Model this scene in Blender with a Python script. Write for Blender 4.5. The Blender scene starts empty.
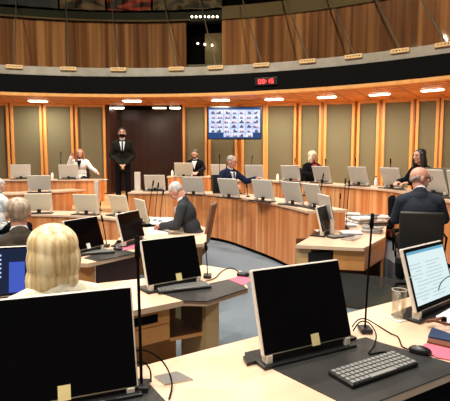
import bpy, bmesh, math, random
from mathutils import Vector, Matrix, Euler
R = math.radians; PI = math.pi
random.seed(5)
sc = bpy.context.scene
col = sc.collection
# ------------------------------------------------------------------ camera
F = 450.0; CZ = 1.75; PITCH = math.atan(40.5/450)
fw = Vector((0, math.cos(PITCH), -math.sin(PITCH))); upv = Vector((0, math.sin(PITCH), math.cos(PITCH)))
cam = bpy.data.cameras.new('camera'); co = bpy.data.objects.new('camera', cam); col.objects.link(co)
co.location = (0, 0, CZ); co.rotation_euler = (PI/2-PITCH, 0, 0)
cam.sensor_width = 36; cam.lens = 36*F/450; cam.clip_end = 100; cam.clip_start = .05
sc.camera = co

def ray(px, py): return fw*F + Vector((px-225, 0, 0)) + upv*(200.5-py)
def P(px, py, z):
    d = ray(px, py); return Vector((0, 0, CZ)) + d*((z-CZ)/d.z)
def PY(px, py, Y):
    d = ray(px, py); return Vector((0, 0, CZ)) + d*(Y/d.y)
def PC(px, py, c, r):                       # where the sight line meets an upright round wall
    d = ray(px, py); o = Vector((0-c[0], 0-c[1])); e = Vector((d.x, d.y))
    A = e.dot(e); B = 2*o.dot(e); C = o.dot(o)-r*r
    t = (-B+math.sqrt(B*B-4*A*C))/(2*A); return Vector((0, 0, CZ))+d*t

# ------------------------------------------------------------------ materials
def mat(name, base=(.5, .5, .5), rough=.5, metal=0, emit=None, es=1, spec=.5, trans=0, alpha=1, ior=1.45, coat=0):
    m = bpy.data.materials.new(name); m.use_nodes = True
    b = m.node_tree.nodes['Principled BSDF']
    b.inputs['Base Color'].default_value = (*base, 1); b.inputs['Roughness'].default_value = rough
    b.inputs['Metallic'].default_value = metal; b.inputs['Specular IOR Level'].default_value = spec
    b.inputs['Transmission Weight'].default_value = trans; b.inputs['Alpha'].default_value = alpha
    b.inputs['IOR'].default_value = ior; b.inputs['Coat Weight'].default_value = coat
    if emit: b.inputs['Emission Color'].default_value = (*emit, 1); b.inputs['Emission Strength'].default_value = es
    return m
def noisy(name, cols, scale=(1, 1, 1), nscale=5, rough=.5, bump=0, detail=4, dist=0, spec=.5, pos=None, rot=(0, 0, 0)):
    m = mat(name, cols[0], rough, spec=spec); nt = m.node_tree; N = nt.nodes; L = nt.links; b = N['Principled BSDF']
    tc = N.new('ShaderNodeTexCoord'); mp = N.new('ShaderNodeMapping'); mp.inputs['Scale'].default_value = scale
    mp.inputs['Rotation'].default_value = rot
    nz = N.new('ShaderNodeTexNoise'); nz.inputs['Scale'].default_value = nscale; nz.inputs['Detail'].default_value = detail
    nz.inputs['Distortion'].default_value = dist
    cr = N.new('ShaderNodeValToRGB'); el = cr.color_ramp.elements
    n = len(cols)
    pos = pos or [.3+.4*i/(n-1) for i in range(n)]
    el[0].position = pos[0]; el[0].color = (*cols[0], 1); el[1].position = pos[-1]; el[1].color = (*cols[-1], 1)
    for i in range(1, n-1):
        e = el.new(pos[i]); e.color = (*cols[i], 1)
    L.new(tc.outputs['Object'], mp.inputs[0]); L.new(mp.outputs[0], nz.inputs['Vector'])
    L.new(nz.outputs['Fac'], cr.inputs[0]); L.new(cr.outputs[0], b.inputs['Base Color'])
    if bump:
        bp = N.new('ShaderNodeBump'); bp.inputs['Strength'].default_value = bump; bp.inputs['Distance'].default_value = .01
        L.new(nz.outputs['Fac'], bp.inputs['Height']); L.new(bp.outputs[0], b.inputs['Normal'])
    return m
M = {}
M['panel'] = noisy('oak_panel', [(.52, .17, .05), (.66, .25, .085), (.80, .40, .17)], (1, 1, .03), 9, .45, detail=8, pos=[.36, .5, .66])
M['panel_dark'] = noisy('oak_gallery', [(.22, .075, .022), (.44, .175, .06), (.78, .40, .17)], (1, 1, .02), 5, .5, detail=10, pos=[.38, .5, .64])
M['frame'] = noisy('frame_wood', [(.62, .30, .085), (.74, .38, .13)], (1, 1, .1), 8, .45)
M['soffit'] = noisy('soffit_wood', [(.50, .18, .05), (.66, .28, .09)], (1, 1, 1), 5, .5)
M['top'] = noisy('light_worktop', [(.64, .42, .27), (.74, .54, .39)], (1, 1, 1), 3, .32, detail=5)
M['drawer'] = noisy('drawer_wood', [(.62, .27, .075), (.72, .34, .11)], (1, 1, .2), 6, .4)
M['leg'] = noisy('leg_wood', [(.55, .36, .17), (.64, .43, .22)], (1, 1, .2), 6, .4)
M['carpet'] = noisy('grey_carpet', [(.125, .15, .175), (.17, .20, .23)], (1, 1, 1), 60, .95)
M['carpet2'] = noisy('grey_carpet_step', [(.125, .15, .175), (.17, .20, .23)], (1, 1, 1), 60, .95)
M['woodfloor'] = noisy('wood_floor', [(.6, .3, .12), (.72, .4, .18)], (.3, 3, 1), 5, .4)
M['olive'] = noisy('olive_fabric', [(.135, .13, .08), (.17, .165, .105)], (1, 1, 1), 45, .9)
M['black'] = mat('black_matt', (.003, .003, .003), .8, spec=.08)
M['blackgl'] = mat('black_screen', (.0015, .0015, .002), .12, spec=.15)
M['blackpl'] = mat('black_plastic', (.012, .012, .013), .35)
M['mat'] = noisy('black_leather', [(.018, .017, .016), (.032, .03, .028)], (1, 1, 1), 6, .42)
M['white'] = mat('white_casing', (.60, .55, .48), .4)
M['cream'] = mat('cream_casing', (.70, .60, .44), .42)
M['bezel'] = mat('pale_edge', (.72, .66, .57), .3)
M['metal'] = mat('steel', (.5, .48, .45), .3, metal=.9)
M['key'] = mat('pale_keys', (.22, .22, .21), .5)
M['sticker'] = mat('yellow_sticker', (.72, .62, .30), .6)
M['stickerw'] = mat('white_sticker', (.8, .78, .74), .6)
M['paper'] = mat('white_paper', (.85, .84, .82), .7)
M['pink'] = mat('pink_paper', (.78, .13, .2), .6)
M['blue'] = mat('blue_cover', (.015, .035, .09), .5)
M['brown'] = mat('brown_leather', (.16, .05, .025), .5)
M['glass'] = mat('clear_glass', (1, 1, 1), .02, trans=1, ior=1.45)
M['water'] = mat('water', (1, 1, 1), .0, trans=1, ior=1.33)
def sheer(name, tint, amount, rough=.03):
    m = bpy.data.materials.new(name); m.use_nodes = True; nt = m.node_tree; N = nt.nodes; L = nt.links; N.remove(N['Principled BSDF'])
    o = N['Material Output']; tr = N.new('ShaderNodeBsdfTransparent'); tr.inputs[0].default_value = (*tint, 1)
    g = N.new('ShaderNodeBsdfGlossy'); g.inputs['Roughness'].default_value = rough; g.inputs[0].default_value = (1, .95, .9, 1)
    mx = N.new('ShaderNodeMixShader'); mx.inputs[0].default_value = amount
    L.new(tr.outputs[0], mx.inputs[1]); L.new(g.outputs[0], mx.inputs[2]); L.new(mx.outputs[0], o.inputs['Surface']); return m
M['pane'] = sheer('gallery_glass', (.88, .87, .82), .07)
M['smoke'] = sheer('smoked_glass', (.55, .47, .32), .10, .15)
M['chair'] = noisy('brown_leather_chair', [(.15, .06, .03), (.22, .10, .05)], (1, 1, 1), 9, .45)
M['chairb'] = mat('black_leather_chair', (.012, .01, .009), .45)
M['lamp'] = mat('lamp_diffuser', (1, 1, 1), .5, emit=(1, .9, .74), es=9)
M['lampy'] = mat('warm_lamp_diffuser', (1, .8, .5), .5, emit=(1, .75, .38), es=4)
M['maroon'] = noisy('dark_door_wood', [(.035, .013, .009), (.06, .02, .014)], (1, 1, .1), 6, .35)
M['ledge'] = noisy('pale_stone', [(.24, .22, .175), (.34, .31, .26)], (1, 1, 1), 3, .5)
M['bracket'] = mat('brass_bracket', (.62, .42, .2), .4)
M['mullion'] = mat('bronze_mullion', (.06, .05, .03), .5)
M['oliveband'] = mat('olive_band', (.22, .17, .09), .6)
M['darkgreen'] = mat('dark_green_band', (.012, .02, .014), .6)
M['red_led'] = mat('red_led', (.3, 0, 0), .5, emit=(1, .03, .03), es=3)
SK = lambda c, n: mat(n, c, .5)
M['skin'] = SK((.62, .34, .24), 'fair_skin'); M['skin2'] = SK((.55, .27, .17), 'warm_skin'); M['skinpink'] = SK((.62, .30, .22), 'pink_skin')
M['eye'] = mat('eye', (.05, .035, .03), .3); M['lip'] = mat('lip', (.42, .13, .1), .5)
def cloth(n, c): return noisy(n, [tuple(x*.85 for x in c), tuple(x*1.15 for x in c)], (1, 1, 1), 40, .9, bump=.1, spec=.1)
M['suit_black'] = cloth('black_suit', (.006, .006, .008)); M['suit_olive'] = cloth('dark_suit', (.014, .013, .009))
M['suit_navy'] = cloth('navy_suit', (.012, .018, .045)); M['suit_grey'] = cloth('grey_suit', (.035, .038, .045))
M['suit_char'] = cloth('charcoal_suit', (.03, .035, .047)); M['suit_brown'] = cloth('brown_grey_jacket', (.06, .048, .037))
M['white_cloth'] = cloth('white_jacket', (.72, .70, .68)); M['cream_cloth'] = cloth('cream_jacket', (.78, .73, .58))
M['shirt'] = cloth('white_shirt', (.75, .75, .76)); M['red_cloth'] = cloth('red_top', (.5, .02, .05)); M['teal_cloth'] = cloth('teal_top', (.02, .22, .26))
def hairm(n, a, b): return noisy(n, [a, b], (1, 1, .12), 45, .45, bump=.5, detail=3)
M['h_blond'] = noisy('blond_hair', [(.44, .27, .10), (.76, .58, .30), (.95, .85, .60)], (1, 1, .06), 40, .42, bump=.4, detail=3)
M['h_pale'] = hairm('pale_blond_hair', (.7, .55, .32), (.85, .74, .55))
M['h_grey'] = hairm('grey_hair', (.35, .34, .33), (.62, .6, .58)); M['h_greyb'] = hairm('grey_brown_hair', (.2, .12, .06), (.5, .42, .34))
M['h_dark'] = hairm('dark_hair', (.01, .008, .007), (.03, .022, .018)); M['h_auburn'] = hairm('auburn_hair', (.22, .07, .03), (.36, .14, .07))
M['h_brown'] = hairm('brown_hair', (.04, .022, .014), (.09, .05, .03)); M['h_sgrey'] = hairm('short_grey_hair', (.24, .19, .16), (.42, .36, .32))

M['glass'] = sheer('clear_glass_wall', (.97, .97, .95), .14, .05); M['water'] = sheer('clear_water', (.93, .92, .88), .06, .02)
# ------------------------------------------------------------------ mesh helpers
class MB:
    def __init__(s): s.bm = bmesh.new()
    def poly(s, vs, fs):
        v = [s.bm.verts.new(p) for p in vs]
        for f in fs:
            try: s.bm.faces.new([v[i] for i in f])
            except ValueError: pass
        return v
    def box(s, c, d, rz=0, rx=0, ry=0, bev=0):
        m = Matrix.Translation(c) @ Euler((rx, ry, rz)).to_matrix().to_4x4() @ Matrix.Diagonal((*d, 1))
        r = bmesh.ops.create_cube(s.bm, size=1, matrix=m)
        if bev:
            es = {e for v in r['verts'] for e in v.link_edges}
            bmesh.ops.bevel(s.bm, geom=list(es), offset=bev, segments=2, affect='EDGES', profile=.5)
        return s
    def boxm(s, m, bev=0):
        r = bmesh.ops.create_cube(s.bm, size=1, matrix=m)
        if bev: bmesh.ops.bevel(s.bm, geom=list({e for v in r['verts'] for e in v.link_edges}), offset=bev, segments=2, affect='EDGES', profile=.5)
        return s
    def ball(s, c, r, rot=None, u=20, v=12):
        if not hasattr(r, '__len__'): r = (r, r, r)
        m = Matrix.Translation(c) @ (rot.to_4x4() if rot else Matrix()) @ Matrix.Diagonal((*r, 1))
        bmesh.ops.create_uvsphere(s.bm, u_segments=u, v_segments=v, radius=1, matrix=m); return s
    def cyl(s, a, b, r0, r1=None, seg=12):
        a = Vector(a); b = Vector(b); r1 = r0 if r1 is None else r1; d = b-a
        m = Matrix.Translation((a+b)/2) @ d.to_track_quat('Z', 'Y').to_matrix().to_4x4()
        bmesh.ops.create_cone(s.bm, cap_ends=True, segments=seg, radius1=r0, radius2=r1, depth=d.length, matrix=m); return s
    def limb(s, pts, rs, seg=12):
        for i in range(len(pts)-1): s.cyl(pts[i], pts[i+1], rs[i], rs[i+1], seg)
        for p, r in zip(pts, rs): s.ball(p, r, u=seg, v=8)
        return s
    def tube(s, pts, r, seg=6):
        pts = [Vector(p) for p in pts]; n = len(pts); rings = []
        for i, p in enumerate(pts):
            t = (pts[min(i+1, n-1)]-pts[max(i-1, 0)]).normalized(); q = t.to_track_quat('Z', 'Y')
            rings.append([s.bm.verts.new(p+q @ Vector((r*math.cos(2*PI*k/seg), r*math.sin(2*PI*k/seg), 0))) for k in range(seg)])
        for a, b in zip(rings, rings[1:]):
            for k in range(seg): s.bm.faces.new((a[k], a[(k+1) % seg], b[(k+1) % seg], b[k]))
        s.bm.faces.new(rings[0][::-1]); s.bm.faces.new(rings[-1]); return s
    def prism(s, pts, z0, z1):
        n = len(pts); vs = [(p[0], p[1], z0) for p in pts]+[(p[0], p[1], z1) for p in pts]
        s.poly(vs, [tuple(range(n))[::-1], tuple(range(n, 2*n))]+[(i, (i+1) % n, n+(i+1) % n, n+i) for i in range(n)]); return s
    def strip(s, inner, outer, z0, z1):       # closed ribbon between two polylines, with thickness
        n = len(inner)
        z0 = z0 if hasattr(z0, '__len__') else (z0, z0); z1 = z1 if hasattr(z1, '__len__') else (z1, z1)
        vs = []
        for a, b in zip(inner, outer): vs += [(a[0], a[1], z0[0]), (b[0], b[1], z0[1]), (b[0], b[1], z1[1]), (a[0], a[1], z1[0])]
        fs = [(0, 1, 2, 3), tuple(4*(n-1)+k for k in (3, 2, 1, 0))]
        for i in range(n-1):
            for k in range(4): fs.append((4*i+k, 4*i+(k+1) % 4, 4*i+4+(k+1) % 4, 4*i+4+k))
        s.poly(vs, fs); return s
    def lathe(s, prof, c=(0, 0, 0), seg=24):
        rings = [[s.bm.verts.new((c[0]+r*math.cos(2*PI*k/seg), c[1]+r*math.sin(2*PI*k/seg), c[2]+z)) for k in range(seg)] for r, z in prof]
        for a, b in zip(rings, rings[1:]):
            for k in range(seg): s.bm.faces.new((a[k], a[(k+1) % seg], b[(k+1) % seg], b[k]))
        s.bm.faces.new(rings[0][::-1]); s.bm.faces.new(rings[-1]); return s
    def build(s, name, m, parent=None, smooth=False, mw=None, remesh=0, sm=2, kind=None):
        bmesh.ops.recalc_face_normals(s.bm, faces=s.bm.faces)
        me = bpy.data.meshes.new(name); s.bm.to_mesh(me); s.bm.free()
        o = bpy.data.objects.new(name, me); col.objects.link(o)
        for x in (m if isinstance(m, (list, tuple)) else [m]): me.materials.append(M[x] if isinstance(x, str) else x)
        if parent: o.parent = parent
        if mw is not None: o.matrix_local = mw
        if remesh:
            md = o.modifiers.new('r', 'REMESH'); md.mode = 'VOXEL'; md.voxel_size = remesh; md.use_smooth_shade = True
            if sm: ms = o.modifiers.new('s', 'SMOOTH'); ms.factor = .5; ms.iterations = sm
            dg = bpy.context.evaluated_depsgraph_get(); me2 = bpy.data.meshes.new_from_object(o.evaluated_get(dg))
            o.modifiers.clear(); o.data = me2; me2.name = name
            if not me2.materials: me2.materials.append(M[m] if isinstance(m, str) else m)
            smooth = True
        if smooth:
            for p in o.data.polygons: p.use_smooth = True
        if kind: o['kind'] = kind
        return o
def thing(name, label, cat, loc=(0, 0, 0), rz=0, group=None):
    o = bpy.data.objects.new(name, None); col.objects.link(o); o.location = loc; o.rotation_euler = (0, 0, rz)
    o.empty_display_size = .05
    return tag(o, label, cat, group)
def tag(o, label, cat, group=None):
    o['label'] = label; o['category'] = cat
    if group: o['group'] = group
    return o
def label(o, l): o['label'] = l; return o
def smooth_line(pts, n=6):                    # Catmull-Rom through plan points
    p = [Vector((q[0], q[1])) for q in pts]; p = [2*p[0]-p[1]]+p+[2*p[-1]-p[-2]]; out = []
    for i in range(1, len(p)-2):
        for k in range(n):
            t = k/n; a, b, c, d = p[i-1:i+3]
            out.append(.5*((2*b)+(c-a)*t+(2*a-5*b+4*c-d)*t*t+(3*b-3*c+d-a)*t**3))
    out.append(p[-2]); return out
def offset(pts, d, c=None):                   # shift a plan line away from the chamber's middle
    out = []
    for i, p in enumerate(pts):
        t = (pts[min(i+1, len(pts)-1)]-pts[max(i-1, 0)]).normalized(); n = Vector((-t.y, t.x))
        if n.dot(p-Vector(c or (-2.5, 5.6))) < 0: n = -n
        out.append(p+n*d)
    return out

# ------------------------------------------------------------------ the setting
Z2, Z1 = .35, .65                              # floor steps behind the second row and the outer row
T2, T1 = 1.02, 1.24                            # desk heights
MB().box((-1, 8, -.05), (26, 26, .1)).build('floor', 'carpet', kind='structure')
row2 = smooth_line([P(x, y, T2) for x, y in [(128, 192.5), (165, 192.5), (200, 193.2), (225, 195), (250, 198.7), (275, 203), (300, 208.6), (309, 211)]])
row1 = smooth_line([P(x, y, T1) for x, y in [(214, 180), (250, 180.3), (280, 181.3), (305, 182.5), (330, 184.5), (365, 187.3), (385, 189), (400, 191), (450, 200), (475, 205)]])
rowB = smooth_line([(-6.9, 9.2), (-5.6, 9.75), (-4.5, 9.85), P(85, 189.5, T2)[:2]])
rowC = smooth_line([(-8.6, 10.6), (-7.3, 11.3), (-6.0, 11.62), (-4.5, 11.7), (-3.28, 11.72)])
CW = (-2.37, -7.88); RW = 22.5; CS = (-2.75, .9); RS = 11.7
# step behind row 2, on both sides of the aisle and round to the right
def pl(line, extra): return [tuple(p) for p in line]+extra
edge2 = [Vector(p) for p in [(-12, 7.5), (-8.5, 8.2), (-6.9, 9.25), (-5.6, 9.8), (-4.5, 9.9), (-3.6, 9.9)]]+offset(row2, .05)[:-2]+[Vector(p) for p in [(1.75, 6.9), (2.32, 6.3), (2.28, 5.2), (2.05, 4.2), (2.25, 3.7), (3.2, 3.0), (6, 2.5)]]
far2 = [Vector(CS)+(p-Vector(CS)).normalized()*16 for p in edge2]
MB().strip(edge2, far2, -.02, Z2).build('floor_step', 'carpet2', kind='structure')
edge1 = [Vector(p) for p in [(-12.5, 9), (-9.5, 10.0), (-8.2, 10.9), (-7.2, 11.35), (-6.0, 11.67), (-4.4, 11.67), (-3.9, 11.5), (-3.5, 10.2), (-2.2, 10.2), (-2.1, 11.2), (-1.4, 11.6), (-.3, 11.9)]]+[p for p in offset(row1, .05)[2:]]+[Vector((6, 4.4))]
far1 = [Vector(CS)+(p-Vector(CS)).normalized()*17 for p in edge1]
MB().strip(edge1, far1, Z2-.02, Z1).build('floor_platform', 'woodfloor', kind='structure')

WT = 3.5
def wallpt(px): 
    p = PC(px, 150, CW, RW); return Vector((p.x, p.y))
def wall_seg(px0, px1, z0, z1, name, m, back=.1):
    n = max(2, int(abs(px1-px0)/25)+2); a = [wallpt(px0+(px1-px0)*i/(n-1)) for i in range(n)]
    MB().strip([p+(p-Vector(CW)).normalized()*.06 for p in a], [p+(p-Vector(CW)).normalized()*(.06+back) for p in a], z0, z1).build(name, m, kind='structure')
wall_seg(-160, 110, Z1-.1, WT+.6, 'wall_left', 'frame')
wall_seg(181, 640, Z1-.1, WT+.6, 'wall_back', 'frame')
# acoustic panels: an olive fabric face in a pale timber frame
pan = [(-78, -49), (-43, -17), (-11, 8), (15, 41), (48, 72), (79, 104), (185.5, 205), (211, 235), (244, 263), (268, 293.5), (301, 318.5), (326, 351), (359, 375.6), (384, 409), (417.5, 434.5), (442, 468), (476, 495)]
where = ['wide, far left beyond the frame edge', 'far left beyond the picture edge', 'cut by the left picture edge', 'behind the outer monitor farthest left', 'second wide one left of the dark doorway', 'directly left of the dark doorway',
 'narrow, directly right of the dark doorway', 'under the left half of the video wall screen', 'under the right half of the video wall screen', 'wide, just right of the video wall screen', 'narrow, behind the blond person in red',
 'wide, right of the blond person in red', 'narrow, third left of the bald person', 'wide, just left of the bald person', 'narrow, behind the dark haired person', 'cut by the right picture edge', 'beyond the right picture edge']
for (a, b), w in zip(pan, where):
    if b < 0 or a > 450: continue
    A, B = wallpt(a), wallpt(b); c = (A+B)/2; wd = (B-A).length; rz = math.atan2(B.y-A.y, B.x-A.x)
    t = thing('acoustic_panel', 'olive wall panel in pale timber frame, '+w, 'wall panel', (c.x, c.y, Z1+.03), rz, 'olive wall panels around the chamber')
    h = WT-Z1-.03; fwd = .075
    MB().box((0, -.0, h/2), (wd, .05, h-2*fwd)).build('fabric', 'olive', t)
    m = MB(); m.box((-wd/2-fwd/2, -.03, h/2), (fwd, .14, h), bev=.008).box((wd/2+fwd/2, -.03, h/2), (fwd, .14, h), bev=.008)
    m.box((0, -.03, h-fwd/2), (wd, .14, fwd)).box((0, -.03, fwd/2), (wd, .14, fwd)); m.build('frame', 'frame', t)
# dark lobby behind the doorway
A, B = wallpt(110.5), wallpt(180.5)
MB().box((A.x-.03, A.y+.75, 2.1), (.1, 1.7, 3.1)).build('wall_lobby_left', 'maroon', kind='structure')
MB().box((B.x+.06, B.y+.75, 2.1), (.1, 1.7, 3.1)).build('wall_lobby_right', 'maroon', kind='structure')
MB().box(((A.x+B.x)/2, A.y+1.6, 2.1), (B.x-A.x+.2, .1, 3.1)).build('wall_lobby_back', 'maroon', kind='structure')
MB().box(((A.x+B.x)/2, A.y+.8, WT+.06), (B.x-A.x+.2, 1.7, .1)).build('ceiling_lobby', 'black', kind='structure')
for k, (px, w, mm, lb) in enumerate([(118, .36, 'lamp', 'white strip lamp above the standing masked person'), (159.5, .42, 'lampy', 'yellow lamp in the dark doorway ceiling'), (175, .34, 'lamp', 'white strip lamp at the right end of the dark doorway')]):
    q = P(px, 107.8, WT-.03)
    t = thing('ceiling_lamp', lb, 'lamp', (q.x, q.y, WT-.04))
    MB().box((0, 0, .03), (w+.05, .2, .04), bev=.01).build('housing', 'metal', t); MB().box((0, 0, 0), (w, .14, .03), bev=.01).build('diffuser', mm, t)

# timber soffit: ribbon from the inner ring to the wall
def ringpt(th, r=RS, c=CS): return Vector((c[0]+r*math.cos(th), c[1]+r*math.sin(th)))
def ray_to_wall(th):
    o = Vector(CS)-Vector(CW); e = Vector((math.cos(th), math.sin(th))); b = o.dot(e); c = o.dot(o)-RW*RW
    return Vector(CS)+e*(-b+math.sqrt(b*b-c))
ths = [R(18+i*2.5) for i in range(51)]
inn = [ringpt(t) for t in ths]; out = [ray_to_wall(t)+Vector((math.cos(t), math.sin(t)))*.1 for t in ths]
MB().strip(inn, out, WT, WT+.06).build('ceiling_soffit', 'soffit', kind='structure')
m = MB()
for i in range(0, 101, 2):
    t = R(18+i*1.25); a = ringpt(t, RS+.02); b = ray_to_wall(t); d = (b-a).normalized(); n = Vector((-d.y, d.x))*.008
    m.strip([a-n, b-n], [a+n, b+n], WT-.006, WT+.004)
m.build('trim_1', 'maroon', kind='structure')
MB().strip([ringpt(t, RS-.04) for t in ths], [ringpt(t, RS+.12) for t in ths], WT-.03, WT+.05).build('trim_2', 'frame', kind='structure')
m = MB()
for rr in (12.1, 12.4, 12.7, 13.0): m.strip([ringpt(t, rr) for t in ths[10:46]], [ringpt(t, rr+.02) for t in ths[10:46]], WT-.004, WT+.004)
m.build('trim_3', 'maroon', kind='structure')
# black fascia, pale ledge
MB().strip([ringpt(t, RS) for t in ths], [ringpt(t, RS+.12) for t in ths], WT+.05, 4.03).build('wall_fascia', 'black', kind='structure')
MB().strip([ringpt(t, RS+.06) for t in ths], [ringpt(t, RS+.2) for t in ths], 4.03, 4.27).build('trim_4', 'ledge', kind='structure')
MB().strip([ringpt(t, RS+.1) for t in ths], [ringpt(t, RS+2.4) for t in ths], 3.9, 4.03).build('floor_gallery', 'black', kind='structure')
# gallery back wall, with a gap for the doors
GR = 13.5
def gal(px0, px1, z0, z1, name, m, r=GR, th=.1, kind='structure'):
    n = max(3, int((px1-px0)/12)); a = [PC(px0+(px1-px0)*i/(n-1), 60, CS, r) for i in range(n)]; a = [Vector((p.x, p.y)) for p in a]
    return MB().strip(a, [p+(p-Vector(CS)).normalized()*th for p in a], z0, z1).build(name, m, kind=kind)
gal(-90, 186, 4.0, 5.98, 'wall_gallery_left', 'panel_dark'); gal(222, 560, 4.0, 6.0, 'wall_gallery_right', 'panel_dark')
gal(186, 222, 4.0, 8, 'wall_gallery_middle', 'black', GR+.5); gal(205, 222, 4.4, 5.7, 'wall_gallery_side', 'oliveband', GR+.3)
gal(187, 222, 4.0, 4.72, 'trim_5', 'ledge', GR+.1)
gal(-90, 222, 5.98, 6.28, 'trim_6', 'darkgreen', GR-.05, .3); gal(-90, 190, 6.0, 6.05, 'trim_7', 'oliveband', GR-.09, .05)
gal(222, 560, 6.0, 6.38, 'trim_8', 'oliveband', GR-.05, .3)
gal(-90, 560, 6.28, 9.2, 'wall_upper', 'black', GR+.1)
MB().box((-2, 8, 9.25), (30, 30, .1)).build('ceiling', 'black', kind='structure')
# added sheets above the gallery rail, painted with swirled reflections of the glass panes
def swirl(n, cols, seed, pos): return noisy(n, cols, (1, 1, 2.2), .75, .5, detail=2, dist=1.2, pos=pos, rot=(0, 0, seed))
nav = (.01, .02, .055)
cl = [(-30, 58, [nav, (.01, .025, .06), nav, (.55, .45, .42), (.2, .13, .07)], [.3, .4, .58, .62, .68], 'dark navy painted glass reflection above the gallery, farthest left'),
      (60, 105, [(.008, .008, .01), (.2, .13, .07), (.3, .2, .12), (.05, .03, .02)], [.35, .42, .55, .7], 'black and tan painted glass reflection above the gallery, second from the left'),
      (107, 151, [(.22, .14, .07), (.3, .19, .1), (.5, .02, .02), (.01, .012, .014)], [.3, .48, .54, .6], 'tan and red painted glass reflection above the gallery'),
      (153, 222, [(.01, .012, .014), (.05, .045, .035), (.22, .16, .08), (.02, .02, .02)], [.3, .45, .52, .6], 'dark and tan painted glass reflection above the gallery doors')]
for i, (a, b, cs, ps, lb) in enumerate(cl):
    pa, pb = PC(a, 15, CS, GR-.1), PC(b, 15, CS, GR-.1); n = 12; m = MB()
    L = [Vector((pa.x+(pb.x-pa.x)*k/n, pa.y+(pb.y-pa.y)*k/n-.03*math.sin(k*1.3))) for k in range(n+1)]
    m.strip(L, [p+Vector((0, .02)) for p in L], 6.32, 7.3); o = m.build('painted_reflection', swirl('reflection_swirl_%d' % i, cs, i*1.7, ps)); tag(o, lb, 'wall cloth')
# little lamps behind the gallery
for i in range(7):
    q = PC(192+i*4.2, 17.3, CS, GR); o = MB().ball((0, 0, 0), .03, u=10, v=6).build('spot_lamp', 'lamp'); o.location = (q.x, q.y-.05, q.z)
    tag(o, 'tiny round white lamp in the row high above the gallery doors', 'lamp', 'row of tiny lamps above the gallery doors')
for i in range(3):
    q = PC(198+i*7, 44+i*.8, CS, GR+.2); o = MB().ball((0, 0, 0), .03, u=10, v=6).build('spot_lamp', 'lamp'); o.location = (q.x, q.y-.05, q.z)
    tag(o, 'tiny round lamp low in front of the dark gallery doors', 'lamp', 'three low lamps at the gallery doors')
# leaning glass: brackets, mullions, panes
br = [15, 69, 119, 177, 216, 262, 308, 354, 400, 445]
lean = Vector((-.37, 1.0, 1.62))
def brp(px): p = PC(px, 71, CS, RS+.12); return Vector((p.x, p.y, 4.27))
brx = [-90, -38]+br+[492, 540]
for i, px in enumerate(br):
    b = brp(px); th = math.atan2(b.y-CS[1], b.x-CS[0]); pos = ['far left', 'second from the left', 'third from the left', 'left of the gallery doors', 'right of the gallery doors', 'above the red clock', 'first right of the red clock', 'second right of the red clock', 'third right of the red clock', 'at the right picture edge'][i]
    t = thing('glass_mullion', 'slim leaning bronze mullion on a brass bracket, '+pos, 'mullion', b, 0, 'leaning mullions of the gallery glass')
    MB().cyl((0, 0, -.02), lean*1.9, .018, .018, 8).build('bar', 'mullion', t)
    MB().box((-.02*math.cos(th), -.02*math.sin(th), -.04), (.42, .16, .1), rz=th-PI/2, bev=.01).build('bracket', 'bracket', t)
    m = MB()
    for k in range(5): m.ball(Vector((-.1*math.cos(th), -.1*math.sin(th), -.03))+Vector((-math.sin(th), math.cos(th), 0))*(-.14+.07*k), .014, u=8, v=6)
    m.build('bolts', 'black', t)
for i in range(len(brx)-1):
    if brx[i+1] < 0 or brx[i] > 450: continue
    a, b = brp(brx[i]), brp(brx[i+1]); nn = (b-a).cross(lean).normalized()*.006; g = .02; e = (b-a).normalized()*g
    vs = [a+e, b-e, b-e+lean*1.85, a+e+lean*1.85]
    MB().poly(vs+[v+nn for v in vs], [(0, 1, 2, 3), (7, 6, 5, 4), (0, 4, 5, 1), (1, 5, 6, 2), (2, 6, 7, 3), (3, 7, 4, 0)])
    m = MB(); m.poly(vs+[v+nn for v in vs], [(0, 1, 2, 3), (7, 6, 5, 4), (0, 4, 5, 1), (1, 5, 6, 2), (2, 6, 7, 3), (3, 7, 4, 0)])
    o = m.build('window_%d' % (i+1), 'pane', kind='structure')
# soffit lamps
for k, (px, py) in enumerate([(38, 101.2), (132, 101.2), (220.7, 100.4), (274, 99.4), (326.7, 97.3), (379.5, 94.6), (432.5, 90.3)]):
    q = P(px, py, WT-.02); th = math.atan2(q.y-CS[1], q.x-CS[0])-PI/2
    lb = ['above the outer row monitor farthest left', 'above the dark doorway', 'above the video wall screen', 'right of the video wall screen', 'above the blond person in red', 'between the blond person and the bald person', 'above the dark haired person at the right'][k]
    t = thing('soffit_lamp', 'slim white ceiling lamp in the timber soffit '+lb, 'lamp', (q.x, q.y, WT-.02), th, 'lamps in the timber soffit')
    MB().box((0, 0, 0), (.5, .15, .03), bev=.01).build('diffuser', 'lamp', t); MB().box((0, 0, .012), (.56, .2, .02), bev=.008).build('trim_ring', 'bezel', t)
    L = bpy.data.lights.new('soffit_light', 'AREA'); L.size = .45; L.size_y = .12; L.shape = 'RECTANGLE'; L.energy = 22; L.color = (1, .86, .66)
    lo = bpy.data.objects.new('soffit_light', L); col.objects.link(lo); lo.location = (q.x, q.y-.02, WT-.06); lo.rotation_euler = (0, 0, th)
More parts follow.
